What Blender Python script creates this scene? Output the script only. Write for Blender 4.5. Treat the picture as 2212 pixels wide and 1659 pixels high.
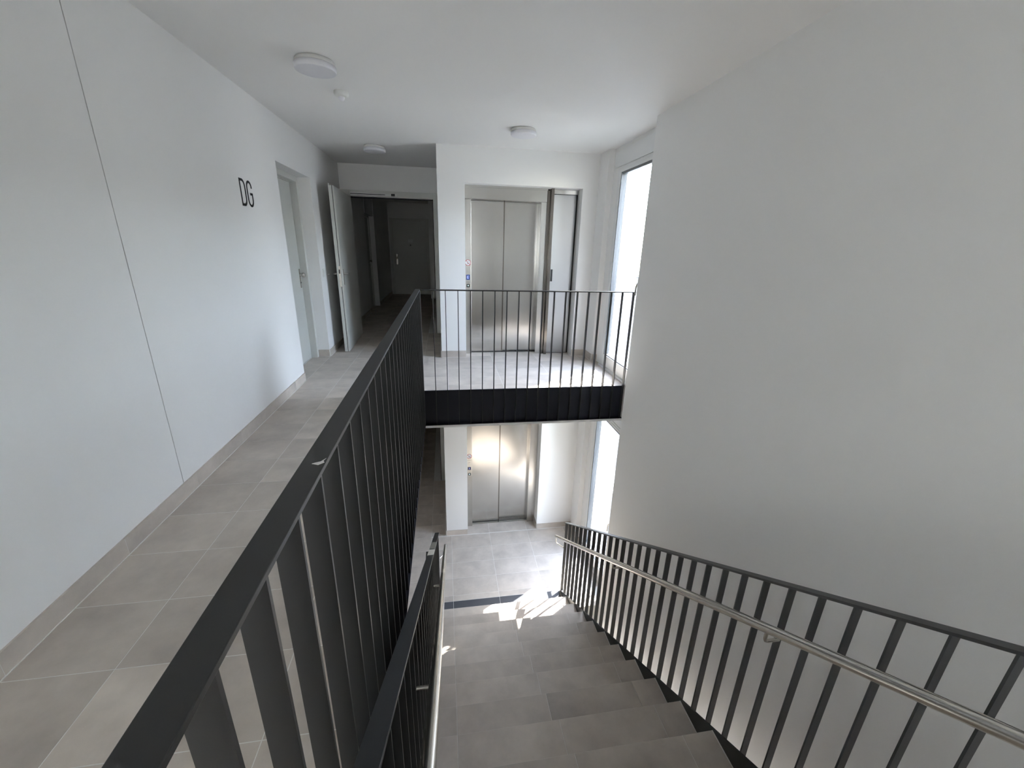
import bpy, bmesh, math, random
from mathutils import Vector, Matrix
random.seed(7)
for o in list(bpy.data.objects): bpy.data.objects.remove(o, do_unlink=True)
SC = bpy.context.scene
C = SC.collection
# ------------------------------------------------------------------ camera, sky, sun, exposure
# plan coordinates: eye at (0,0,0), x right, y along the corridor, z up, one unit = S metres, landing floor at z = -1
S = 1.45
def W(p): return Vector((p[0]*S, p[1]*S, (p[2]+1)*S))
cam_d = bpy.data.cameras.new('camera'); cam = bpy.data.objects.new('camera', cam_d); C.objects.link(cam)
R_ = ((0.98764153, -0.1544788, 0.02646707), (-0.02394934, -0.31563827, -0.94857731), (0.1548891, 0.93622048, -0.31543713))
cam.matrix_world = Matrix(((R_[0][0], -R_[1][0], -R_[2][0], 0), (R_[0][1], -R_[1][1], -R_[2][1], 0), (R_[0][2], -R_[1][2], -R_[2][2], S), (0, 0, 0, 1)))
cam_d.sensor_fit = 'HORIZONTAL'; cam_d.sensor_width = 36; cam_d.lens = 890.64/2212*36
cam_d.clip_start = 0.02; cam_d.clip_end = 500
SC.camera = cam
wd = bpy.data.worlds.new('sky'); SC.world = wd; wd.use_nodes = True
nt = wd.node_tree; nt.nodes.clear()
sk = nt.nodes.new('ShaderNodeTexSky'); sk.sky_type = 'NISHITA'; sk.sun_disc = False
sk.sun_elevation = math.radians(44.3); sk.sun_rotation = math.atan2(1.0, 0.63); sk.air_density = 1.0; sk.dust_density = 0.3; sk.ozone_density = 1.0
bg = nt.nodes.new('ShaderNodeBackground'); bg.inputs[1].default_value = 1.65
wo = nt.nodes.new('ShaderNodeOutputWorld')
hs = nt.nodes.new('ShaderNodeHueSaturation'); hs.inputs['Saturation'].default_value = 0.62
nt.links.new(sk.outputs[0], hs.inputs['Color']); nt.links.new(hs.outputs[0], bg.inputs[0]); nt.links.new(bg.outputs[0], wo.inputs[0])
sun_d = bpy.data.lights.new('sun', 'SUN'); sun_d.energy = 11.0; sun_d.angle = math.radians(0.5); sun_d.color = (1, 0.97, 0.93)
sun = bpy.data.objects.new('sun', sun_d); C.objects.link(sun); sun.location = (10, 8, 14)
sun.rotation_euler = Vector((-1.0, -0.625, -1.18)).to_track_quat('-Z', 'Y').to_euler()
SC.view_settings.view_transform = 'Standard'; SC.view_settings.look = 'None'
SC.view_settings.exposure = 1.84; SC.view_settings.gamma = 1; SC.view_settings.use_curve_mapping = False
# ------------------------------------------------------------------ materials
MT = {}
def srgb(r, g, b):
    f = lambda c: (c/255/12.92) if c/255 <= 0.04045 else ((c/255+0.055)/1.055)**2.4
    return (f(r), f(g), f(b), 1)
def mat(name, col, rough=0.5, metal=0.0, noise=None, bump=None, rnd=0.0, aniso=0.0, spec=0.5, stretch=(1, 1, 1)):
    m = bpy.data.materials.new(name); m.use_nodes = True; n = m.node_tree; N = n.nodes; L = n.links
    b = N['Principled BSDF']
    b.inputs['Roughness'].default_value = rough; b.inputs['Metallic'].default_value = metal
    b.inputs['Specular IOR Level'].default_value = spec
    b.inputs['Anisotropic'].default_value = aniso
    b.inputs['Base Color'].default_value = col
    last = None
    geo = N.new('ShaderNodeTexCoord'); mp = N.new('ShaderNodeMapping'); mp.inputs['Scale'].default_value = stretch
    oi = N.new('ShaderNodeObjectInfo')
    if rnd:                                   # every tile shows another stretch of the pattern
        ad = N.new('ShaderNodeVectorMath'); ad.operation = 'ADD'
        ml = N.new('ShaderNodeMath'); ml.operation = 'MULTIPLY'; ml.inputs[1].default_value = 37.0
        L.new(oi.outputs['Random'], ml.inputs[0]); L.new(geo.outputs['Object'], ad.inputs[0]); L.new(ml.outputs[0], ad.inputs[1]); L.new(ad.outputs[0], mp.inputs[0])
    else: L.new(geo.outputs['Object'], mp.inputs[0])
    if noise:
        sc, det, amt = noise
        tx = N.new('ShaderNodeTexNoise'); tx.inputs['Scale'].default_value = sc; tx.inputs['Detail'].default_value = det; tx.inputs['Roughness'].default_value = 0.6
        L.new(mp.outputs[0], tx.inputs[0])
        mr = N.new('ShaderNodeMapRange'); mr.inputs[1].default_value = 0.25; mr.inputs[2].default_value = 0.75
        mr.inputs[3].default_value = 1-amt; mr.inputs[4].default_value = 1+amt
        L.new(tx.outputs[0], mr.inputs[0])
        val = mr.outputs[0]
        if rnd:
            m2 = N.new('ShaderNodeMapRange'); m2.inputs[3].default_value = 1-rnd; m2.inputs[4].default_value = 1+rnd
            L.new(oi.outputs['Random'], m2.inputs[0])
            mm = N.new('ShaderNodeMath'); mm.operation = 'MULTIPLY'; L.new(val, mm.inputs[0]); L.new(m2.outputs[0], mm.inputs[1]); val = mm.outputs[0]
        vm = N.new('ShaderNodeVectorMath'); vm.operation = 'SCALE'; vm.inputs[0].default_value = col[:3]
        L.new(val, vm.inputs['Scale']); L.new(vm.outputs[0], b.inputs['Base Color'])
    if bump:
        sc, st, dist = bump
        tb = N.new('ShaderNodeTexNoise'); tb.inputs['Scale'].default_value = sc; tb.inputs['Detail'].default_value = 3
        L.new(mp.outputs[0], tb.inputs[0])
        bp = N.new('ShaderNodeBump'); bp.inputs['Strength'].default_value = st; bp.inputs['Distance'].default_value = dist
        L.new(tb.outputs[0], bp.inputs['Height']); L.new(bp.outputs[0], b.inputs['Normal'])
    MT[name] = m; return m
mat('plaster', (0.852, 0.840, 0.818, 1), 0.85, bump=(260, 0.12, 0.0015), spec=0.25)
mat('ceiling_paint', (0.852, 0.840, 0.818, 1), 0.9, bump=(200, 0.1, 0.001), spec=0.2)
mat('tile', (0.545, 0.485, 0.425, 1), 0.58, noise=(3.4, 10, 0.22), bump=(45, 0.18, 0.002), rnd=0.05, spec=0.22)
mat('dark_tile', (0.075, 0.078, 0.088, 1), 0.55, noise=(4, 6, 0.15), rnd=0.03)
mat('grout', (0.74, 0.72, 0.68, 1), 0.8, noise=(30, 3, 0.06))
mat('railing', (0.030, 0.031, 0.031, 1), 0.42, bump=(400, 0.1, 0.0005), spec=0.45)
mat('fascia', (0.014, 0.016, 0.028, 1), 0.5, noise=(2, 3, 0.1), spec=0.4)
mat('steel', (0.56, 0.55, 0.53, 1), 0.27, 1.0, bump=(2.2, 0.25, 0.01), stretch=(1, 1, 0.6))
mat('brushed_steel', (0.62, 0.61, 0.595, 1), 0.21, 1.0, noise=(1.2, 4, 0.05), bump=(1.3, 0.12, 0.012), stretch=(1, 1, 0.45))
mat('panel_steel', (0.37, 0.37, 0.37, 1), 0.42, 1.0, noise=(1.2, 4, 0.05), bump=(1.3, 0.35, 0.012), stretch=(1, 1, 0.45))
mat('dark_steel', (0.23, 0.21, 0.19, 1), 0.22, 1.0, bump=(3, 0.2, 0.005))
mat('handrail_steel', (0.66, 0.63, 0.57, 1), 0.25, 1.0, noise=(40, 3, 0.05), stretch=(1, 0.05, 1))
mat('door_paint', (0.63, 0.63, 0.585, 1), 0.5)
mat('frame_paint', (0.66, 0.655, 0.61, 1), 0.5)
mat('gasket', (0.012, 0.012, 0.012, 1), 0.6)
mat('window_frame', (0.78, 0.78, 0.77, 1), 0.35)
mat('window_gasket', (0.12, 0.125, 0.13, 1), 0.4)
mat('lamp_opal', (0.80, 0.79, 0.82, 1), 0.35)
mat('lamp_base', (0.75, 0.73, 0.70, 1), 0.4)
mat('white_plastic', (0.75, 0.75, 0.72, 1), 0.4)
mat('black', (0.006, 0.006, 0.007, 1), 0.55)
mat('letter_black', (0.004, 0.004, 0.005, 1), 0.7)
mat('red_print', (0.42, 0.02, 0.03, 1), 0.5)
mat('grey_print', (0.35, 0.33, 0.34, 1), 0.6)
mat('white_print', (0.80, 0.78, 0.77, 1), 0.5)
mat('outdoor_plaster', (0.78, 0.79, 0.80, 1), 0.9, noise=(1.5, 3, 0.03))
mat('beige_plaster', (0.62, 0.60, 0.57, 1), 0.9, noise=(1.5, 3, 0.03))
mat('outdoor_rail', (0.55, 0.56, 0.58, 1), 0.5)
mat('shutter', (0.42, 0.43, 0.46, 1), 0.6)
mat('ground', (0.10, 0.105, 0.09, 1), 0.9, noise=(0.6, 4, 0.15))
mat('concrete', (0.50, 0.50, 0.48, 1), 0.9)
m = mat('glass_pane', (1, 1, 1, 1), 0.0)
N = m.node_tree.nodes; L = m.node_tree.links; N.clear()
tr = N.new('ShaderNodeBsdfTransparent'); tr.inputs[0].default_value = (0.94, 0.95, 0.945, 1)
gl = N.new('ShaderNodeBsdfGlossy'); gl.inputs['Roughness'].default_value = 0.0
fr = N.new('ShaderNodeFresnel'); fr.inputs[0].default_value = 1.45
mx = N.new('ShaderNodeMixShader'); ou = N.new('ShaderNodeOutputMaterial')
gm = N.new('ShaderNodeNewGeometry'); iv = N.new('ShaderNodeMath'); iv.operation = 'SUBTRACT'; iv.inputs[0].default_value = 1
mu = N.new('ShaderNodeMath'); mu.operation = 'MULTIPLY'
L.new(gm.outputs['Backfacing'], iv.inputs[1]); L.new(iv.outputs[0], mu.inputs[0]); L.new(fr.outputs[0], mu.inputs[1])
L.new(mu.outputs[0], mx.inputs[0]); L.new(tr.outputs[0], mx.inputs[1]); L.new(gl.outputs[0], mx.inputs[2]); L.new(mx.outputs[0], ou.inputs[0])
def emis(name, col, st):
    m = bpy.data.materials.new(name); m.use_nodes = True; b = m.node_tree.nodes['Principled BSDF']
    b.inputs['Base Color'].default_value = col; b.inputs['Emission Color'].default_value = col; b.inputs['Emission Strength'].default_value = st; MT[name] = m
emis('display_blue', (0.015, 0.03, 0.13, 1), 0.25)
emis('display_dim', (0.012, 0.012, 0.04, 1), 0.2)
emis('display_glow', (0.35, 0.42, 0.75, 1), 0.3)
emis('button_glow', (0.5, 0.62, 0.60, 1), 0.35)
# ------------------------------------------------------------------ helpers
class MB:
    def __init__(s): s.v = []; s.f = []; s.sm = []
    def add(s, vs, fs, smooth=False):
        o = len(s.v); s.v += [tuple(v) for v in vs]; s.f += [tuple(i+o for i in f) for f in fs]; s.sm += [smooth]*len(fs); return s
    def box(s, x0, x1, y0, y1, z0, z1):
        v = [(x, y, z) for z in (z0, z1) for y in (y0, y1) for x in (x0, x1)]
        return s.add(v, [(0, 2, 3, 1), (4, 5, 7, 6), (0, 1, 5, 4), (2, 6, 7, 3), (0, 4, 6, 2), (1, 3, 7, 5)])
    def prism(s, poly, axis, a, b):
        # poly in the two remaining axes, extruded along axis from a to b
        n = len(poly)
        def P(q, t):
            return {'x': (t, q[0], q[1]), 'y': (q[0], t, q[1]), 'z': (q[0], q[1], t)}[axis]
        v = [P(q, a) for q in poly]+[P(q, b) for q in poly]
        return s.add(v, [tuple(range(n))[::-1], tuple(range(n, 2*n))]+[(i, (i+1) % n, n+(i+1) % n, n+i) for i in range(n)])
    def tube(s, path, r, n=14, caps=True):
        pts = [Vector(p) for p in path]; rings = []; up = None
        for i, p in enumerate(pts):
            d = (pts[min(i+1, len(pts)-1)]-pts[max(i-1, 0)]).normalized()
            if up is None: up = Vector((0, 0, 1)) if abs(d.z) < 0.9 else Vector((1, 0, 0))
            a = d.cross(up).normalized(); up = a.cross(d).normalized()
            rings.append([p+a*math.cos(t*2*math.pi/n)*r+up*math.sin(t*2*math.pi/n)*r for t in range(n)])
        v = [q for g in rings for q in g]; f = []
        for i in range(len(rings)-1):
            for t in range(n):
                f.append((i*n+t, i*n+(t+1) % n, (i+1)*n+(t+1) % n, (i+1)*n+t))
        s.add(v, f, True)
        if caps: s.add(rings[0], [tuple(range(n))]); s.add(rings[-1], [tuple(range(n))[::-1]])
        return s
    def lathe(s, c, prof, axis='z', n=40, smooth=True):
        # prof: (radius, offset along axis)
        v = []; f = []
        for r, h in prof:
            for t in range(n):
                a = 2*math.pi*t/n; p, q = r*math.cos(a), r*math.sin(a)
                v.append({'z': (c[0]+p, c[1]+q, c[2]+h), 'y': (c[0]+p, c[1]+h, c[2]+q), 'x': (c[0]+h, c[1]+p, c[2]+q)}[axis])
        for i in range(len(prof)-1):
            for t in range(n): f.append((i*n+t, i*n+(t+1) % n, (i+1)*n+(t+1) % n, (i+1)*n+t))
        s.add(v, f, smooth)
        for k in (0, len(prof)-1):
            if prof[k][0] > 1e-5: s.add(v[k*n:(k+1)*n], [tuple(range(n))])
        return s
    def ribbon(s, pts, w, plane, a, b, closed=False):
        # stroke of width w along a 2-D path, extruded a..b on the third axis
        P = [Vector(p) for p in pts]; n = len(P); Lf = []; Rt = []
        for i in range(n):
            p0 = P[i-1] if (i > 0 or closed) else P[i]; p1 = P[(i+1) % n] if (i < n-1 or closed) else P[i]
            d0 = (P[i]-p0); d1 = (p1-P[i])
            d0 = d0.normalized() if d0.length > 1e-9 else d1.normalized(); d1 = d1.normalized() if d1.length > 1e-9 else d0
            d = (d0+d1).normalized(); nn = Vector((-d.y, d.x)); k = 1/max(0.5, nn.dot(Vector((-d0.y, d0.x))))
            Lf.append(P[i]+nn*w/2*k); Rt.append(P[i]-nn*w/2*k)
        for i in range(n if closed else n-1):
            j = (i+1) % n
            s.prism([Lf[i], Lf[j], Rt[j], Rt[i]], plane, a, b)
        return s
    def mesh(s, name, m, bevel=0):
        me = bpy.data.meshes.new(name)
        wv = [W(v) for v in s.v]
        mn = Vector((min(v.x for v in wv), min(v.y for v in wv), min(v.z for v in wv))); mx_ = Vector((max(v.x for v in wv), max(v.y for v in wv), max(v.z for v in wv)))
        c = (mn+mx_)/2
        me.from_pydata([v-c for v in wv], [], s.f); me.polygons.foreach_set('use_smooth', s.sm)
        bm = bmesh.new(); bm.from_mesh(me); bmesh.ops.recalc_face_normals(bm, faces=bm.faces); bm.to_mesh(me); bm.free()
        me.materials.append(MT[m]); me.update()
        return me, c
    def build(s, name, m, parent=None, bevel=0, **props):
        me, c = s.mesh(name, m)
        return link(name, me, c, parent, bevel, **props)
def wloc(o):
    p = o.location.copy()
    while o.parent: o = o.parent; p += o.location
    return p
def link(name, me, c, parent=None, bevel=0, **props):
    o = bpy.data.objects.new(name, me); C.objects.link(o)
    if parent: o.parent = parent; o.location = c-wloc(parent)
    else: o.location = c
    if bevel:
        b = o.modifiers.new('bevel', 'BEVEL'); b.width = bevel; b.segments = 2; b.limit_method = 'ANGLE'; b.harden_normals = False
    for k, v in props.items(): o[k] = v
    return o
def box(name, m, x0, x1, y0, y1, z0, z1, parent=None, bevel=0, **p): return MB().box(x0, x1, y0, y1, z0, z1).build(name, m, parent, bevel, **p)
def thing(name, loc, label, category, group=None):
    o = bpy.data.objects.new(name, None); C.objects.link(o); o.location = W(loc); o.empty_display_size = 0.1
    o['label'] = label; o['category'] = category
    if group: o['group'] = group
    return o
def struct(name, loc, **p):
    o = bpy.data.objects.new(name, None); C.objects.link(o); o.location = W(loc); o['kind'] = 'structure'
    for k, v in p.items(): o[k] = v
    return o
ST = dict(kind='structure')
CZ = 0.772          # ceiling
DZ = -2.006         # one storey down
G = 0.0012          # half a joint
TH = 0.006          # tile thickness
TC = {}
def tile(parent, x0, x1, y0, y1, z, m='tile', name='tile', **p):
    x0 += G; x1 -= G; y0 += G; y1 -= G
    if x1-x0 < 0.006 or y1-y0 < 0.006: return
    key = (round(x1-x0, 3), round(y1-y0, 3), m)
    c = W(((x0+x1)/2, (y0+y1)/2, z-TH/2))
    if key not in TC:
        a, b = (x1-x0)/2, (y1-y0)/2
        me, _ = MB().box(-a, a, -b, b, -TH/2, TH/2).mesh('tile', m); TC[key] = me
    c.z += random.uniform(-0.0001, 0.0001)
    return link(name, TC[key], c, parent, **p)
def tile_area(parent, xs, ys, z, x0, x1, y0, y1):
    X = [x0]+[x for x in xs if x0+0.004 < x < x1-0.004]+[x1]; Y = [y0]+[y for y in ys if y0+0.004 < y < y1-0.004]+[y1]
    for i in range(len(X)-1):
        for j in range(len(Y)-1): tile(parent, X[i], X[i+1], Y[j], Y[j+1], z)
XJ = [-1.226, -0.815, -0.404, 0.007, 0.420, 0.841, 1.254]
# ------------------------------------------------------------------ floors and ceilings
YJ0 = [0.869+0.2113*k for k in range(-13, 42)]
YJ1 = [3.785+0.2045*k for k in range(-30, 30)]
fz = -1-TH*0.72     # grout level
def slab(z, yfront, xedge=-0.206):
    b = MB()
    b.box(-1.27, xedge, -1.7, 9.2, z-0.22, z-0.0004); b.box(xedge, 1.42, yfront, 3.9, z-0.22, z-0.0004); b.box(xedge, -0.02, 3.9, 9.2, z-0.22, z-0.0004)
    b.box(0.15, 1.25, 3.9, 4.2, z-0.22, z-0.0004)
    b.box(xedge, 1.31, -1.7, -0.232, z-0.22, z-0.0004)
    return b
floor0 = slab(-1, 2.862).build('floor', 'grout', kind='structure')
tile_area(floor0, XJ, YJ0, -1, -1.054, -0.206, -1.6, 4.93)
tile_area(floor0, XJ, YJ0, -1, -0.206, 1.395, 2.862, 3.793)
tile_area(floor0, XJ, YJ0, -1, -1.2, -0.206, 4.93, 9.05)
tile_area(floor0, [-0.06], YJ0, -1, -0.206, -0.052, 3.793, 4.93)
tile_area(floor0, XJ, YJ0, -1, -0.206, 1.285, -1.6, -0.2225)
tile_area(floor0, XJ, YJ0, -1, 0.183, 1.2, 3.793, 3.975)
tile_area(floor0, [], YJ0, -1, -1.205, -1.054, 3.172, 3.90)
b = MB()
for q in ((-1.27, -0.206, -1.7, 9.2), (-0.206, 1.45, 2.8625, 3.9), (-0.200, -0.02, 3.9, 9.2), (-0.200, 1.31, -1.7, -0.31)): b.box(*q, -1.264, -1.21)
b.box(-0.200, 1.40, 2.825, 2.8625, -1.277, -1.2595); b.box(-0.206, -0.166, -1.7, 2.8625, -1.277, -1.2595); b.box(-0.206, 1.40, 2.8625, 2.90, -1.272, -1.264)
b.build('ceiling', 'ceiling_paint', kind='structure')
z1 = -1+DZ
floor1 = slab(z1, 2.70).build('floor', 'grout', kind='structure')
tile_area(floor1, XJ, YJ1, z1, -1.054, -0.206, 0.3, 4.93)
tile_area(floor1, XJ, YJ1, z1, -1.1, -0.206, 4.93, 7.4)
tile_area(floor1, [-0.06], YJ1, z1, -0.206, -0.052, 3.793, 4.93)
tile_area(floor1, XJ, YJ1, z1, -0.206, 1.395, 2.905, 3.793)
tile_area(floor1, XJ, YJ1, z1, 0.183, 0.955, 3.793, 3.96)
for i, (a, c) in enumerate(((-0.093, 0.007), (0.007, 0.42), (0.42, 0.841), (0.841, 0.978))):
    tile(floor1, a, c, 2.70, 2.905, z1, 'dark_tile', label='dark grey warning strip tile at the foot of the stairs')
tile(floor1, -0.2, -0.093, 2.70, 2.905, z1); tile(floor1, 0.978, 1.285, 2.70, 2.905, z1)
MB().box(-1.27, 1.45, -1.7, 9.2, CZ, CZ+0.2).build('ceiling', 'ceiling_paint', kind='structure')
box('ceiling', 'ceiling_paint', -1.27, 1.45, -1.7, 9.2, z1-0.264, z1-0.23, **ST) if False else None
z2 = z1+DZ
box('floor', 'tile', -1.27, 1.45, -1.7, 9.2, z2-0.2, z2, **ST)
# ------------------------------------------------------------------ walls
TOP = CZ+0.05
b = MB()      # left wall of the upper landing: deep door recess, expansion joint left open between two runs
b.box(-1.27, -1.06, -1.7, 1.6345, -1.0, TOP); b.box(-1.27, -1.06, 1.6385, 3.172, -1.0, TOP); b.box(-1.27, -1.066, 1.63, 1.643, -1, TOP)
b.box(-1.27, -1.06, 3.172, 3.90, 0.487, TOP); b.box(-1.27, -1.06, 3.90, 5.0, -1, TOP); b.box(-1.30, -1.225, 3.1, 3.95, -1, 0.5)
b.box(-1.27, -1.11, 5.0, 6.57, -1, TOP); b.box(-1.27, -1.20, 6.57, 7.28, -1, TOP); b.box(-1.27, -1.10, 6.57, 7.28, 0.40, TOP); b.box(-1.27, -1.09, 7.28, 9.2, -1, TOP)
b.build('wall_left', 'plaster', kind='structure')
box('trim_1', 'gasket', -1.0655, -1.0635, 1.6345, 1.6385, -0.94, CZ, **ST)
MB().box(-1.27, -1.06, -1.7, 9.2, z2, -1.01+0.0).build('wall_left', 'plaster', kind='structure')
b = MB()
b.box(1.29, 1.52, -1.7, 2.70, z2, TOP)
b.build('wall_right', 'plaster', kind='structure')
b = MB()      # back wall behind the viewer: opening for the added fill-light window
b.box(-1.27, 1.52, -1.9, -1.7, z2, -0.9); b.box(-1.27, -1.0, -1.9, -1.7, -0.9, TOP); b.box(0.15, 1.52, -1.9, -1.7, -0.9, TOP); b.box(-1.0, 0.15, -1.9, -1.7, 0.42, TOP)
b.build('wall_back', 'plaster', kind='structure')
wn = struct('window_3', (-0.43, -1.75, -0.9))  # added out of view to brighten the near walls
f = MB(); f.box(-1.0, -0.95, -1.80, -1.75, -0.9, 0.42); f.box(0.10, 0.15, -1.80, -1.75, -0.9, 0.42); f.box(-0.45, -0.40, -1.80, -1.75, -0.85, 0.37); f.box(-0.95, 0.10, -1.80, -1.75, 0.37, 0.42); f.box(-0.95, 0.10, -1.80, -1.75, -0.9, -0.85)
f.build('window_frame', 'window_frame', wn)
for x0, x1 in ((-0.95, -0.45), (-0.40, 0.10)): MB().box(x0, x1, -1.778, -1.774, -0.85, 0.37).build('pane', 'glass_pane', wn)
def window_wall(dz, n):
    b = MB()
    b.box(1.395, 1.52, 2.70, 3.60, 0.615+dz, TOP if dz == 0 else -1.264)      # roller shutter box zone
    b.box(1.395, 1.445, 3.475, 3.60, -1+dz, 0.615+dz); b.box(1.445, 1.52, 3.515, 3.60, -1+dz, 0.615+dz)
    b.box(1.345, 1.52, 3.60, 4.0, -1+dz, CZ+dz+(0.05 if dz == 0 else 0))
    b.box(1.31, 1.52, 2.60, 2.70, -1+dz, CZ+dz)
    b.box(1.40, 1.52, 2.60, 3.60, -1.264+dz, -0.985+dz)
    return b
for dz, n in ((0, 1), (DZ, 2)):
    w = window_wall(dz, n).build('wall_window', 'plaster', kind='structure')
    # shutter box cover, framed by a fine joint
    box('trim_%d' % (n+1), 'window_frame', 1.388, 1.395, 2.72, 3.565, 0.625+dz, 0.742+dz, bevel=0.002, **ST)
    wn = struct('window_%d' % n, (1.40, 3.1, -0.985+dz))
    f = MB(); f.box(1.385, 1.44, 3.425, 3.475, -0.985+dz, 0.615+dz); f.box(1.385, 1.44, 2.70, 2.75, -0.985+dz, 0.615+dz); f.box(1.385, 1.44, 2.75, 3.425, 0.592+dz, 0.615+dz); f.box(1.385, 1.44, 2.75, 3.425, -0.985+dz, -0.945+dz)
    f.build('window_frame', 'window_frame', wn, bevel=0.003)
    f = MB(); f.box(1.380, 1.425, 3.405, 3.445, -0.95+dz, 0.60+dz); f.box(1.380, 1.425, 2.735, 2.805, -0.95+dz, 0.60+dz); f.box(1.380, 1.425, 2.80, 3.41, 0.578+dz, 0.60+dz); f.box(1.380, 1.425, 2.80, 3.41, -0.95+dz, -0.885+dz)
    f.build('sash', 'window_frame', wn, bevel=0.004)
    f = MB(); f.box(1.384, 1.43, 3.394, 3.406, -0.885+dz, 0.578+dz); f.box(1.388, 1.418, 2.804, 2.812, -0.885+dz, 0.578+dz); f.box(1.388, 1.418, 2.80, 3.41, 0.560+dz, 0.579+dz); f.box(1.388, 1.418, 2.80, 3.41, -0.886+dz, -0.878+dz)
    f.build('gasket', 'window_gasket', wn)
    box('pane', 'glass_pane', 1.401, 1.405, 2.808, 3.402, -0.882+dz, 0.574+dz, wn)
    h = MB(); h.box(1.372, 1.380, 2.760, 2.784, -0.235+dz, -0.185+dz); h.tube([(1.380, 2.772, -0.208+dz), (1.352, 2.775, -0.208+dz), (1.340, 2.785, -0.212+dz), (1.334, 2.80, -0.228+dz), (1.333, 2.808, -0.25+dz), (1.334, 2.812, -0.305+dz)], 0.0068, 10)
    h.build('window_handle', 'handrail_steel', wn)
    box('window_sill', 'window_frame', 1.365, 1.40, 2.71, 3.47, -1.0+dz, -0.985+dz, wn, bevel=0.002)
# ------------------------------------------------------------------ lift wall
def lift_wall(dz, xr):
    hi = TOP if dz == 0 else -1.264
    b = MB()
    b.box(-0.045, 0.183, 3.80, 4.3, -1+dz, hi); b.box(xr, 1.40, 3.80, 4.3, -1+dz, hi); b.box(0.183, xr, 3.80, 4.3, 0.497+dz, hi)
    b.box(0.183, xr, 4.10, 4.3, -1+dz, 0.5+dz)
    b.box(-0.045, 0.1, 4.3, 9.2, -1+dz, hi)
    b.box(-0.27, -0.045, 8.3, 9.2, -1+dz, hi)
    b.build('wall_far', 'plaster', kind='structure')
lift_wall(0, 1.206); lift_wall(DZ, 0.953)
# corridor cross wall over the fire door, end wall
for dz in (0, DZ):
    hi = TOP if dz == 0 else -1.264
    b = MB(); b.box(-1.15, -0.045, 4.945, 5.10, 0.515+dz, hi); b.build('wall_cross', 'plaster', kind='structure')
    box('wall_end', 'plaster', -1.27, 0.1, 9.06, 9.3, -1+dz, hi, **ST)
# ------------------------------------------------------------------ baseboards of tile strips
BZ = 0.062
def base(name, segs, z, h=BZ):
    # segs: list of (axis, const, a, b, side) ; strips stand against the wall on its room side
    r = struct(name, (segs[0][1] if segs[0][0] == 'y' else segs[0][2], segs[0][2] if segs[0][0] == 'y' else segs[0][1], z))
    for ax, c, a, e, side in segs:
        n = max(1, round((e-a)/0.4135)); cuts = [a]
        if ax == 'y' and (e-a) > 1: cuts += [t for t in [2.125-0.4135*6+0.4135*k for k in range(12)] if a+0.05 < t < e-0.02]
        else: cuts += [a+(e-a)*k/n for k in range(1, n)]
        cuts.append(e)
        for i in range(len(cuts)-1):
            p, q = cuts[i]+0.0008, cuts[i+1]-0.0008
            t0, t1 = sorted((c, c+side*0.0065))
            if ax == 'y': MB().box(t0, t1, p, q, z+0.001, z+h).build('tile', 'tile', r)
            else: MB().box(p, q, t0, t1, z+0.001, z+h).build('tile', 'tile', r)
    g = MB()
    for ax, c, a, e, side in segs:
        t0, t1 = sorted((c, c+side*0.0090)); u0, u1 = sorted((c, c+side*0.0061))
        if ax == 'y': g.box(t0, t1, a, e, z-0.004, z+0.0022); g.box(u0, u1, a, e, z, z+h-0.002)
        else: g.box(a, e, t0, t1, z-0.004, z+0.0022); g.box(a, e, u0, u1, z, z+h-0.002)
    g.build('grout_line', 'grout', r)
base('baseboard_left', [('y', -1.06, -1.6, 3.172, 1), ('y', -1.06, 3.90, 4.93, 1), ('x', 3.90, -1.155, -1.06, -1), ('y', -1.11, 5.02, 6.57, 1), ('y', -1.09, 7.28, 9.05, 1)], -1)
base('baseboard_far', [('x', 3.80, -0.045, 0.183, -1), ('x', 3.80, 1.206, 1.345, -1), ('y', -0.045, 3.80, 4.93, -1), ('y', 1.345, 3.60, 3.80, -1), ('x', 3.60, 1.345, 1.395, -1), ('y', -0.045, 5.1, 8.3, -1)], -1)
base('baseboard_far', [('x', 3.80, -0.045, 0.183, -1), ('x', 3.80, 0.953, 1.345, -1), ('y', -0.045, 3.80, 4.93, -1), ('y', 1.345, 3.60, 3.80, -1), ('y', 0.953, 3.80, 3.94, -1)], z1)
base('baseboard_left', [('y', -1.06, 0.3, 4.93, 1)], z1)
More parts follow.
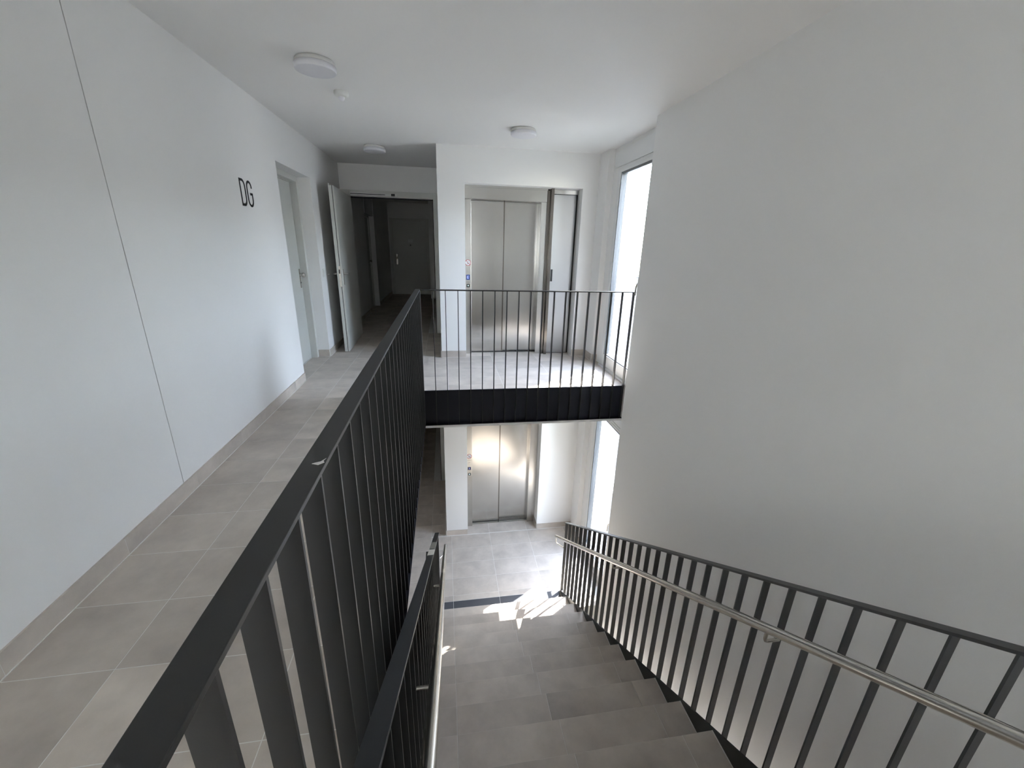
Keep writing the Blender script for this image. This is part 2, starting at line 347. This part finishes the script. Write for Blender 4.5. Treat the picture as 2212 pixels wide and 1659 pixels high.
# ------------------------------------------------------------------ lifts
def circle(cx, cz, r, n=28): return [(cx+r*math.cos(2*math.pi*i/n), cz+r*math.sin(2*math.pi*i/n)) for i in range(n)]
def lift(dz, upper):
    t = thing('lift', (0.55, 3.98, -1+dz), 'brushed steel lift on the upper landing with a blue E display on its jamb' if upper else 'brushed steel lift on the lower landing, seen beneath the dark slab edge', 'lift', None)
    z0 = -1+dz; jr = 0.918 if upper else 0.952
    zt = 0.385+dz
    jamb = box('jamb', 'steel', 0.184, 0.2415, 3.93, 4.08, z0, zt, t, bevel=0.002)
    box('jamb', 'steel', 0.866, jr, 3.93 if not upper else 3.905, 4.08, z0, zt, t, bevel=0.002)
    d = MB(); d.box(0.243, 0.548, 3.992, 4.01, z0+0.008, zt-0.002); d.build('door', 'brushed_steel', t, bevel=0.0015)
    d = MB(); d.box(0.546, 0.866, 4.012, 4.03, z0+0.008, zt-0.002); d.build('door', 'brushed_steel', t, bevel=0.0015)
    MB().box(0.540, 0.550, 3.986, 3.993, z0+0.008, zt-0.002).build('door_edge', 'dark_steel', t)
    box('sill', 'steel', 0.243, 0.866, 3.955 if not upper else 3.965, 4.06, z0-0.002, z0+0.0045, t)
    MB().box(0.243, 0.866, 3.985, 3.99, z0+0.0045, z0+0.007).build('sill_groove', 'gasket', t)
    if upper:
        h = MB(); h.box(0.184, 0.918, 3.90, 4.05, zt, 0.487+dz); h.build('header', 'steel', t, bevel=0.003)
        MB().box(0.184, 0.965, 3.895, 3.90, 0.480+dz, 0.4965+dz).build('header_trim', 'steel', t)
        MB().box(0.918, 0.945, 3.895, 4.05, z0, 0.492+dz).build('post', 'dark_steel', t, bevel=0.002)
        MB().box(0.945, 0.972, 3.868, 4.05, z0, 0.4965+dz).build('post', 'dark_steel', t, bevel=0.002)
    else:
        box('header', 'steel', 0.184, 0.952, 3.90, 4.08, zt, 0.4965+dz, t, bevel=0.003)
    # call panel on the left jamb
    p = box('call_panel', 'steel', 0.190, 0.236, 3.9275, 3.93, -0.47+dz, -0.172+dz if upper else -0.165+dz, t, bevel=0.001)
    y = 3.9268; cz = -0.276+dz if upper else -0.262+dz
    hh = 0.023 if upper else 0.017
    MB().box(0.1955, 0.2285, y, 3.9275, cz-hh, cz+hh).build('display', 'display_blue' if upper else 'display_dim', p)
    e = MB()
    if upper:
        e.box(0.204, 0.208, y-0.0006, y, cz-0.0125, cz+0.0125)
        for k in (-0.0105, 0, 0.0105): e.box(0.204, 0.219, y-0.0006, y, cz+k-0.002, cz+k+0.002)
    else: e.box(0.210, 0.2135, y-0.0006, y, cz-0.009, cz+0.009)
    e.build('floor_digit', 'display_glow', p)
    bz = -0.352+dz if upper else -0.332+dz
    MB().box(0.198, 0.227, y, 3.9275, bz-0.014, bz+0.014).build('button', 'black', p, bevel=0.001)
    if upper: MB().prism([(0.206, bz+0.007), (0.219, bz+0.007), (0.2125, bz-0.009)], 'y', y-0.0006, y).build('button_arrow', 'button_glow', p)
    else: MB().prism(circle(0.2125, bz, 0.0065, 12), 'y', y-0.0006, y).build('button_light', 'button_glow', p)
    e = MB()
    for k in range(6): e.box(0.201+k*0.0035, 0.2032+k*0.0035, y-0.0002, y+0.0007, (-0.222 if upper else -0.193)+dz, (-0.219 if upper else -0.189)+dz)
    e.build('engraving', 'grey_print', p)
    # round prohibition sticker
    sz = -0.147+dz if upper else -0.118+dz
    s = MB().prism(circle(0.212, sz, 0.0268), 'y', 3.9288, 3.93).build('sticker', 'white_print', t, label='round white sticker with a red ring and slash: no use in case of fire')
    r = MB(); r.ribbon([Vector(q) for q in circle(0.212, sz, 0.0250, 28)], 0.0042, 'y', 3.9281, 3.9288, True)
    r.ribbon([(0.212-0.017, sz+0.017), (0.212+0.017, sz-0.017)], 0.0038, 'y', 3.9280, 3.9288); r.build('red_ring', 'red_print', s)
    r = MB(); r.ribbon([Vector(q) for q in circle(0.216, sz+0.002, 0.0105, 14)], 0.003, 'y', 3.9284, 3.9288, True); r.box(0.205, 0.213, 3.9284, 3.9288, sz-0.014, sz-0.006); r.build('pictogram', 'grey_print', s)
    return t
lift(0, True); lift(DZ, False)
t = thing('service_cabinet', (1.09, 3.95, -1), 'narrow tall steel service panel door with a black recessed handle, right of the upper lift', 'cabinet')
MB().box(0.973, 1.205, 3.93, 4.05, -1, 0.4965).build('body', 'gasket', t)
MB().box(0.977, 1.185, 3.905, 3.93, -0.992, 0.452).build('door', 'panel_steel', t, bevel=0.002)
MB().box(0.977, 1.198, 3.900, 3.93, 0.457, 0.494).build('top_panel', 'steel', t, bevel=0.001)
h = MB().box(0.984, 1.002, 3.902, 3.906, -0.300, -0.190).build('handle', 'black', t, bevel=0.002)
MB().box(0.988, 0.998, 3.899, 3.903, -0.292, -0.20).build('grip', 'gasket', h)
# ------------------------------------------------------------------ doors
def plate_handle(parent, x, y, z, nx, knob):
    # long backplate on a face looking along nx (+x or -x)
    p = MB(); p.box(min(x, x+nx*0.005), max(x, x+nx*0.005), y-0.0115, y+0.0115, z-0.105, z+0.05); o = p.build('backplate', 'handrail_steel', parent, bevel=0.002)
    if knob: MB().lathe((x, y, z), [(0.010, nx*0.004), (0.008, nx*0.02), (0.018, nx*0.026), (0.0195, nx*0.034), (0.016, nx*0.042), (0.0, nx*0.043)], 'x', 20).build('knob', 'handrail_steel', o)
    else: MB().tube([(x, y, z), (x+nx*0.030, y, z), (x+nx*0.038, y+0.012, z), (x+nx*0.038, y+0.085, z)], 0.0065, 10).build('lever', 'handrail_steel', o)
    MB().lathe((x, y, z-0.062), [(0.006, 0), (0.006, nx*0.008), (0, nx*0.008)], 'x', 12).build('lock_cylinder', 'dark_steel', o)
    return o
d1 = struct('door_1', (-1.21, 3.53, -1), label='white flush door in the deep recess of the left wall')
MB().box(-1.225, -1.207, 3.175, 3.852, -0.996, 0.441).build('leaf', 'door_paint', d1, bevel=0.002)
MB().box(-1.222, -1.212, 3.850, 3.857, -0.996, 0.445).build('gasket', 'gasket', d1)
f = MB(); f.box(-1.225, -1.155, 3.856, 3.899, -1.0, 0.486); f.box(-1.225, -1.155, 3.173, 3.856, 0.448, 0.486); f.box(-1.225, -1.200, 3.173, 3.856, 0.442, 0.448)
f.build('door_frame', 'frame_paint', d1, bevel=0.002)
plate_handle(d1, -1.207, 3.815, -0.272, 1, True)
# fire door, standing open into the landing
fr_ = struct('door_2', (-0.55, 4.94, -1), label='open fire door between the landing and the dark corridor')
f = MB(); f.box(-1.06, -0.975, 4.925, 5.02, -1, 0.523); f.box(-0.105, -0.046, 4.925, 5.02, -1, 0.523); f.box(-0.975, -0.105, 4.925, 5.02, 0.462, 0.523)
f.build('door_frame', 'frame_paint', fr_, bevel=0.003)
f = MB(); f.box(-0.975, -0.105, 4.96, 5.0, 0.452, 0.463); f.box(-0.112, -0.104, 4.935, 5.0, -1, 0.463); f.build('gasket', 'gasket', fr_)
lf = thing('fire_door_leaf', (-0.975, 4.925, -0.995), 'white fire door leaf standing wide open near the left wall, black seal in its edge', 'door')
# built closed along x from the hinge, then turned about the hinge
A0 = Vector((-0.972, 4.925)); A1 = Vector((-0.935, 4.045)); ux = (A1-A0).normalized(); un = Vector((-ux.y, ux.x)) 
if un.x < 0: un = -un
LW = (A1-A0).length
def leafpoly(u0, u1, n0, n1): return [tuple(A0+ux*u0+un*n0), tuple(A0+ux*u1+un*n0), tuple(A0+ux*u1+un*n1), tuple(A0+ux*u0+un*n1)]
MB().prism(leafpoly(0.0, LW, 0.0055, 0.0205), 'z', -0.992, 0.455).build('door_panel', 'door_paint', lf, bevel=0.0015)
MB().prism(leafpoly(0.004, LW+0.0045, 0.0060, -0.018), 'z', -0.992, 0.455).build('door_panel', 'door_paint', lf, bevel=0.0015)
MB().prism(leafpoly(-0.004, LW+0.006, -0.018, -0.0235), 'z', -0.990, 0.470).build('rebate_edge', 'door_paint', lf, bevel=0.001)
MB().prism(leafpoly(LW+0.0003, LW+0.0055, 0.0030, 0.0068), 'z', -0.990, 0.455).build('intumescent_strip', 'gasket', lf)
lp = MB().prism(leafpoly(LW+0.0040, LW+0.0062, -0.009, 0.009), 'z', -0.385, -0.205).build('lock_plate', 'handrail_steel', lf, label='steel lock plate in the door edge')
MB().prism(leafpoly(LW+0.0060, LW+0.0085, -0.005, 0.003), 'z', -0.270, -0.235).build('latch', 'gasket', lp)
for sgn, n0 in ((1, 0.0205), (-1, -0.0235)):
    u = LW-0.045
    bp_ = MB().prism(leafpoly(u-0.011, u+0.011, n0, n0+sgn*0.004), 'z', -0.372, -0.232).build('backplate', 'handrail_steel', lf, bevel=0.002)
    q = lambda uu, nn, zz: (*(A0+ux*uu+un*nn), zz)
    MB().tube([q(u, n0, -0.276), q(u, n0+sgn*0.030, -0.276), q(u-0.012, n0+sgn*0.038, -0.276), q(u-0.085, n0+sgn*0.038, -0.276)], 0.0062, 10).build('lever', 'handrail_steel', bp_)
for zz in (-0.85, 0.33):
    p = A0-ux*0.004+un*0.012
    MB().lathe((p.x, p.y, zz), [(0.0075, -0.035), (0.0075, 0.035)], 'z', 12).build('hinge', 'handrail_steel', lf)
cl = thing('door_closer', (-0.70, 4.91, 0.48), 'white door closer rail with a small black label above the dark corridor opening', 'door closer')
MB().box(-0.955, -0.472, 4.900, 4.925, 0.471, 0.499).build('slide_rail', 'white_plastic', cl, bevel=0.006)
MB().box(-0.950, -0.60, 4.8985, 4.901, 0.481, 0.487).build('guide_slot', 'gasket', cl)
MB().box(-0.538, -0.500, 4.8985, 4.9005, 0.474, 0.4965).build('label_plate', 'gasket', cl)
MB().box(-0.500, -0.472, 4.8980, 4.9005, 0.473, 0.4975).build('end_cap', 'white_plastic', cl, bevel=0.004)
# doors deeper in the corridor
d3 = struct('door_3', (-1.19, 6.92, -1), label='white door in the left corridor wall')
MB().box(-1.20, -1.185, 6.60, 7.25, -0.996, 0.38).build('leaf', 'door_paint', d3, bevel=0.002)
f = MB(); f.box(-1.2, -1.165, 6.571, 6.61, -1, 0.40); f.box(-1.2, -1.165, 7.24, 7.279, -1, 0.40); f.box(-1.2, -1.165, 6.61, 7.24, 0.375, 0.40); f.build('door_frame', 'frame_paint', d3, bevel=0.002)
plate_handle(d3, -1.185, 7.15, -0.272, 1, True)
d4 = struct('door_4', (-0.68, 9.05, -1), label='apartment door with a knob, name plate and spy hole at the end of the dark corridor')
MB().box(-1.01, -0.34, 9.035, 9.058, -0.996, 0.44).build('leaf', 'door_paint', d4, bevel=0.002)
f = MB(); f.box(-1.06, -1.012, 9.02, 9.06, -1, 0.48); f.box(-0.338, -0.30, 9.02, 9.06, -1, 0.48); f.box(-1.012, -0.338, 9.02, 9.06, 0.442, 0.48); f.build('door_frame', 'frame_paint', d4, bevel=0.002)
o = MB().box(-0.962, -0.936, 9.029, 9.035, -0.40, -0.20).build('backplate', 'handrail_steel', d4, bevel=0.002)
MB().lathe((-0.949, 9.03, -0.272), [(0.012, 0), (0.010, -0.02), (0.024, -0.026), (0.024, -0.045), (0, -0.048)], 'y', 18).build('knob', 'handrail_steel', o)
MB().box(-0.72, -0.62, 9.031, 9.035, 0.03, 0.09).build('name_plate', 'white_plastic', d4)
MB().lathe((-0.67, 9.035, -0.02), [(0.013, 0), (0.013, -0.006), (0, -0.006)], 'y', 14).build('spy_hole', 'dark_steel', d4)
d5 = struct('door_5', (-0.06, 4.94, z1), label='frame of the lower corridor door')
f = MB(); f.box(-1.06, -0.975, 4.925, 5.02, z1, 0.523+DZ); f.box(-0.105, -0.046, 4.925, 5.02, z1, 0.523+DZ); f.box(-0.975, -0.105, 4.925, 5.02, 0.462+DZ, 0.523+DZ); f.build('door_frame', 'frame_paint', d5, bevel=0.003)
MB().box(-0.112, -0.104, 4.935, 5.0, z1, 0.463+DZ).build('gasket', 'gasket', d5)
t = thing('light_switch', (-1.06, 3.99, -0.27), 'small white wall switch on the pier between the recessed door and the open fire door', 'switch')
MB().box(-1.06, -1.0545, 3.965, 4.018, -0.300, -0.228).build('plate', 'white_plastic', t, bevel=0.002)
MB().box(-1.0545, -1.051, 3.972, 4.011, -0.290, -0.238).build('rocker', 'white_plastic', t, bevel=0.0015)
t = thing('door_stop', (-1.06, 4.12, -0.284), 'tiny white button beside the wall switch, behind the open fire door', 'door stop')
MB().lathe((-1.06, 4.12, -0.284), [(0.009, 0.0), (0.009, 0.014), (0.006, 0.018), (0, 0.018)], 'x', 14).build('buffer', 'white_plastic', t)
# ------------------------------------------------------------------ wall lettering DG
def arc(cx, cy, rx, ry, a0, a1, n=8): return [(cx+rx*math.cos(math.radians(a0+(a1-a0)*i/n)), cy+ry*math.sin(math.radians(a0+(a1-a0)*i/n))) for i in range(n+1)]
t = thing('floor_sign', (-1.06, 2.67, 0.17), 'black narrow letters DG on the white left wall', 'lettering')
y0, y1_, zb, zt_ = 2.5995, 2.6535, 0.1785, 0.3025; rr = 0.027
MB().ribbon([(y0, zb), (y0, zt_), (y0+0.018, zt_)]+arc(y1_-rr, zt_-0.034, rr, 0.034, 90, 0)+arc(y1_-rr, zb+0.034, rr, 0.034, 0, -90)+[(y0+0.018, zb)], 0.0125, 'x', -1.0605, -1.0590, True).build('letter', 'letter_black', t)
y0, y1_ = 2.6795, 2.7365
MB().ribbon([(y1_-0.001, zt_-0.032)]+arc((y0+y1_)/2, zt_-0.030, (y1_-y0)/2, 0.030, 15, 180)+arc((y0+y1_)/2, zb+0.030, (y1_-y0)/2, 0.030, 180, 360)+[(y1_, zb+0.062), (y1_-0.026, zb+0.062)], 0.0125, 'x', -1.0605, -1.0590).build('letter', 'letter_black', t)
# ------------------------------------------------------------------ ceiling fittings
def ceiling_lamp(x, y, label):
    t = thing('ceiling_lamp', (x, y, CZ), label, 'lamp', 'round ceiling lamps')
    MB().lathe((x, y, CZ), [(0.080, 0), (0.084, -0.004), (0.085, -0.016), (0.082, -0.018), (0, -0.018)], n=48).build('base', 'lamp_base', t)
    MB().lathe((x, y, CZ), [(0.084, -0.017), (0.0885, -0.019), (0.0890, -0.036), (0.087, -0.0405), (0.083, -0.042), (0, -0.042)], n=48).build('diffuser', 'lamp_opal', t)
ceiling_lamp(-0.555, 2.335, 'round white ceiling lamp nearest the camera, beside the small motion sensor')
ceiling_lamp(0.563, 3.205, 'round white ceiling lamp in front of the upper lift')
ceiling_lamp(-0.558, 4.055, 'round white ceiling lamp before the open fire door')
t = thing('motion_sensor', (-0.530, 2.73, CZ), 'small white round motion sensor with a dome lens on the ceiling', 'sensor')
MB().lathe((-0.530, 2.73, CZ), [(0.037, 0), (0.0385, -0.010), (0.036, -0.019), (0.028, -0.025), (0, -0.026)], n=32).build('housing', 'white_plastic', t)
MB().lathe((-0.530, 2.73, CZ), [(0.017, -0.024), (0.0165, -0.031), (0.012, -0.039), (0.005, -0.043), (0, -0.0435)], n=24).build('lens', 'lamp_opal', t)
# ------------------------------------------------------------------ landing balustrade (corridor run and lift-side run)
def inst_bar(parent, me, c, name='baluster'): return link(name, me, c, parent)
FB = -1.256
t = thing('landing_balustrade', (-0.18, 2.84, -1), 'black flat-bar balustrade around the stairwell on the upper landing', 'balustrade')
RW0, RW1 = -0.196, -0.164
o = MB().box(RW0, RW1, -0.55, 2.854, -0.2885, -0.2815).build('top_rail', 'railing', t, bevel=0.0012)
me, _ = MB().box(-0.015, 0.015, -0.0024, 0.0024, (FB+0.288)/2, -(FB+0.288)/2).mesh('baluster', 'railing')
zc_ = (FB-0.288)/2
for k in range(-8, 30):
    inst_bar(t, me, W((-0.1795, 0.239+0.0878*k, zc_)))
o2 = MB().box(RW1, 1.352, 2.822, 2.854, -0.2885, -0.2815).build('top_rail', 'railing', t, bevel=0.0012)
me2, _ = MB().box(-0.0024, 0.0024, -0.015, 0.015, (FB+0.288)/2, -(FB+0.288)/2).mesh('baluster', 'railing')
for k in range(19):
    inst_bar(t, me2, W((-0.166+0.0834*k, 2.8385, zc_)))
t2 = thing('slab_fascia', (0.5, 2.86, -1.26), 'dark steel fascia plates covering the slab edge below the landing balustrade', 'fascia')
MB().box(-0.2055, 1.352, 2.8545, 2.862, FB, -0.998).build('plate', 'fascia', t2)
MB().box(-0.2055, -0.1975, -0.55, 2.8545, FB, -0.998).build('plate', 'fascia', t2)
MB().box(-0.2, 1.352, 2.824, 2.856, FB-0.003, FB).build('bottom_flange', 'fascia', t2)
MB().box(-0.2, -0.163, -0.55, 2.824, FB-0.003, FB).build('bottom_flange', 'fascia', t2)
# pale paint scratch on the corridor rail
MB().prism([(-0.181, 0.522), (-0.172, 0.518), (-0.1655, 0.524), (-0.168, 0.529), (-0.166, 0.536), (-0.171, 0.527), (-0.177, 0.5245)], 'z', -0.2814, -0.2809).build('scratch', 'white_print', o, label='pale scratch in the paint')
# lower storey: balustrade of the flight below
t = thing('lower_balustrade', (-0.18, 2.7, z1), 'black balustrade end on the lower landing, mostly hidden behind the stair railing', 'balustrade')
MB().box(RW0, RW1, -0.4, 2.72, -0.2885+DZ, -0.2815+DZ).build('top_rail', 'railing', t, bevel=0.0012)
for k in range(2, 28):
    inst_bar(t, me, W((-0.1795, 0.29+0.0878*k, zc_+DZ)))
MB().box(-0.2055, -0.1975, -0.4, 2.70, FB+DZ, -0.998+DZ).build('plate', 'fascia', t)
MB().tube([(-0.175, 2.66, -2.43), (-0.200, 2.66, -2.43), (-0.210, 2.655, -2.437), (-0.215, 2.64, -2.45), (-0.215, 2.60, -2.52), (-0.213, 2.56, -2.55)], 0.0075, 12).build('handrail_return', 'handrail_steel', t)
# ------------------------------------------------------------------ staircase
RISE = 2.006/16; GO = 0.1955; XL, XR = -0.093, 0.978
ny = lambda k: 2.71-GO*(k-1)
nz = lambda k: z1+RISE*k
st = thing('staircase', (0.44, 2.71, z1), 'straight flight of stairs clad in grey tiles leading down to the lower landing', 'stairs')
poly = [(2.705, z1-0.10), (2.705, z1-0.005)]
for k in range(1, 16):
    poly += [(ny(k)-0.006, nz(k-1)-0.005), (ny(k)-0.006, nz(k)-0.0065)]
poly += [(ny(16)-0.006, nz(15)-0.005), (ny(16)-0.006, nz(16)-0.010), (-0.30, nz(16)-0.010), (-0.30, nz(16)-0.26)]
MB().prism([(2.705, z1-0.005), (2.705, z1-0.12)]+[(-0.226, nz(16)-0.30), (-0.226, nz(16)-0.010)]+[p for p in reversed(poly[2:-2])], 'x', XL+0.002, XR-0.002).build('flight_slab', 'concrete', st)
mid = [0.43, 0.432, 0.425, 0.43, 0.428, 0.424, 0.437, 0.43, 0.426, 0.431, 0.428, 0.43, 0.427, 0.433, 0.43, 0.43]
for k in range(1, 16):
    y1t = ny(k); y0t = ny(k+1)
    xs = [XL, 0.007, mid[k], 0.855, XR]
    for i in range(4):
        a, c = xs[i]+0.0009, xs[i+1]-0.0009
        MB().box(a, c, y0t-0.004, y1t, nz(k)-TH, nz(k)).build('tread_tile', 'tile', st, bevel=0.0012)
    gr = MB(); gr.box(XL, XR+0.0035, y0t, y1t-0.0012, nz(k)-TH-0.001, nz(k)-0.0012); gr.box(XR, XR+0.0028, y0t, y1t, nz(k)-0.008, nz(k)+0.0006)
    gr.box(XL-0.002, XL, y0t, y1t, nz(k)-0.008, nz(k)+0.0004); gr.box(XL, XR, y1t-0.0018, y1t+0.0003, nz(k)-TH-0.0015, nz(k)-0.0006)
    gr.build('joint', 'grout', st)
for k in range(1, 17):
    MB().box(XL, XR, ny(k)-0.006, ny(k)-0.001, nz(k-1), nz(k)-TH-0.001).build('riser_tile', 'tile', st)
SL = RISE/GO
top = lambda y: z1+RISE+SL*(2.71-y)+0.008
for x0, x1 in ((0.9822, 0.9880), (-0.1010, -0.0952)):
    MB().prism([(2.905, top(2.905)-0.005), (2.905, z1-0.16), (2.70, z1-0.16), (-0.2225, top(-0.2225)-0.33), (-0.2225, top(-0.2225)), (2.748, top(2.748))], 'x', x0, x1).build('stringer', 'railing', st, label='dark steel stringer plate')
# stair railings
def stair_rail(x0, x1, xh, label, sgn):
    t = thing('stair_railing', ((x0+x1)/2, 2.9, z1), label, 'railing', None)
    zr = lambda y: -2.262+SL*(2.905-y)
    yA, yB = 2.912, -0.30
    MB().prism([(yA, zr(yA)), (yB, zr(yB)), (yB, zr(yB)-0.0085), (yA, zr(yA)-0.0085)], 'x', x0, x1).build('top_rail', 'railing', t, bevel=0.0012)
    bx0, bx1 = (x0+0.0045, x1-0.001) if sgn > 0 else (x0+0.001, x1-0.0045)
    for k in range(0, 37):
        y = 2.9055-0.0866*k
        zb = top(y)-0.02-(0.24 if k > 1 else 0.0) if k > 1 else z1-0.06
        MB().prism([(y-0.0024, zr(y-0.0024)-0.007), (y+0.0024, zr(y+0.0024)-0.007), (y+0.0024, zb), (y-0.0024, zb)], 'x', bx0+(0.003 if sgn > 0 else 0), bx1-(0 if sgn > 0 else 0.003)).build('baluster', 'railing', t)
    # round steel handrail with its return at the foot
    zh = lambda y: -2.410+SL*(2.9-y)
    hr = MB().tube([(xh, yy, zh(yy)) for yy in (2.985, 2.9, 1.5, -0.30)], 0.0146, 20).build('handrail', 'handrail_steel', t)
    xb = x0+0.004 if sgn > 0 else x1-0.004
    for yy in (2.972, 1.84, 0.81, -0.22):
        if yy > 2.9: pts = [(xh, yy, zh(yy)-0.008), (xh, yy-0.002, zh(yy)-0.055), (xh+sgn*0.006, yy-0.006, zh(yy)-0.068), (xh+sgn*0.016, yy-0.012, zh(yy)-0.071), (xb, 2.905, zh(yy)-0.071)]
        else: pts = [(xh, yy, zh(yy)-0.010), (xh, yy, zh(yy)-0.040), (xh+sgn*0.004, yy, zh(yy)-0.048), (xh+sgn*0.010, yy, zh(yy)-0.050), (xb, yy, zh(yy)-0.050)]
        MB().tube(pts, 0.0052, 10).build('bracket', 'handrail_steel', t)
    return t
stair_rail(0.981, 1.014, 0.935, 'right-hand stair railing, black flat bars with a round steel handrail, next to the white wall', 1)
stair_rail(-0.131, -0.0965, -0.049, 'left-hand stair railing, black flat bars with a round steel handrail, beside the landing slab', -1)
# ------------------------------------------------------------------ outside
for dz, n in ((0, ''), (DZ, '')):
    t = thing('window_guard', (1.5, 3.0, -1+dz), 'pale vertical-bar guard railing outside the %s window' % ('upper' if dz == 0 else 'lower'), 'railing')
    MB().box(1.533, 1.563, 2.56, 3.545, -0.213+dz, -0.203+dz).build('top_rail', 'outdoor_rail', t)
    MB().box(1.533, 1.563, 2.56, 3.545, -0.953+dz, -0.943+dz).build('bottom_rail', 'outdoor_rail', t)
    for k in range(12):
        y = 3.475-0.0805*k
        MB().box(1.533, 1.563, y-0.0030, y+0.0030, -0.95+dz, -0.21+dz).build('bar', 'outdoor_rail', t)
    for y in (2.60, 3.53): MB().box(1.52, 1.54, y-0.01, y+0.01, -0.35+dz, -0.33+dz).build('wall_fixing', 'outdoor_rail', t)
MB().box(-20, 60, -40, 60, -7.2, -7.0).build('ground', 'ground', kind='structure')
t = thing('neighbouring_wing', (2.5, 7.2, -7), 'white rendered house wing just outside the window, against the sky', 'building')
MB().box(1.52, 3.30, 7.0, 9.0, -7, 3.5).build('wall', 'outdoor_plaster', t)
MB().box(1.50, 3.36, 6.94, 9.05, 3.5, 3.62).build('parapet', 'outdoor_plaster', t)
t = thing('neighbouring_house', (6, 10.5, -7), 'white house across the yard with a grey roller shutter, seen through the lower window', 'building')
MB().box(3.6, 8.0, 9.4, 13, -7, -3.2).build('wall', 'outdoor_plaster', t)
sh = MB()
for k in range(24): sh.box(4.22, 5.2, 9.37, 9.40, -5.72+k*0.04, -5.724+(k+1)*0.04)
sh.build('roller_shutter', 'shutter', t, kind='stuff')
MB().box(4.15, 5.3, 9.28, 9.40, -5.80, -5.73).build('sill', 'outdoor_plaster', t)
t = thing('balcony_parapet', (2.3, 5.0, -7), 'white low parapet running away from the lower window outside', 'parapet')
MB().box(1.95, 2.02, 4.0, 5.05, -7.0, -2.66).build('wall', 'outdoor_plaster', t)
MB().box(1.93, 2.04, 3.98, 5.07, -2.66, -2.63).build('coping', 'outdoor_plaster', t)
mat('dull_plaster', (0.40, 0.37, 0.33, 1), 0.9, noise=(1.5, 3, 0.03))
t = thing('bounce_facade', (0, -9, -7), 'unseen beige building added opposite the back window to warm its light', 'building')  # added out of view: sunlit warm wall replaces blue sky behind the viewer
MB().box(-9, 9, -13, -9, -7, 6).build('wall', 'dull_plaster', t)
for k in range(4): MB().box(-5.6+k*3, -4.6+k*3, -9.0, -8.97, 0.2, 1.6).build('window', 'window_gasket', t)
t = thing('horizon_blocker', (11, 8, -7), 'unseen grey block added beyond the right wall to cut low sky light', 'building')  # added out of view to block horizon light entering the side windows
MB().box(9, 14, -4, 15.5, -7, 1.7).build('wall', 'beige_plaster', t)
for k in range(5):
    for zz in (-5, -2, 0.2): MB().box(8.97, 9.0, -2+k*3.4, -0.6+k*3.4, zz, zz+1.2).build('window', 'window_gasket', t)
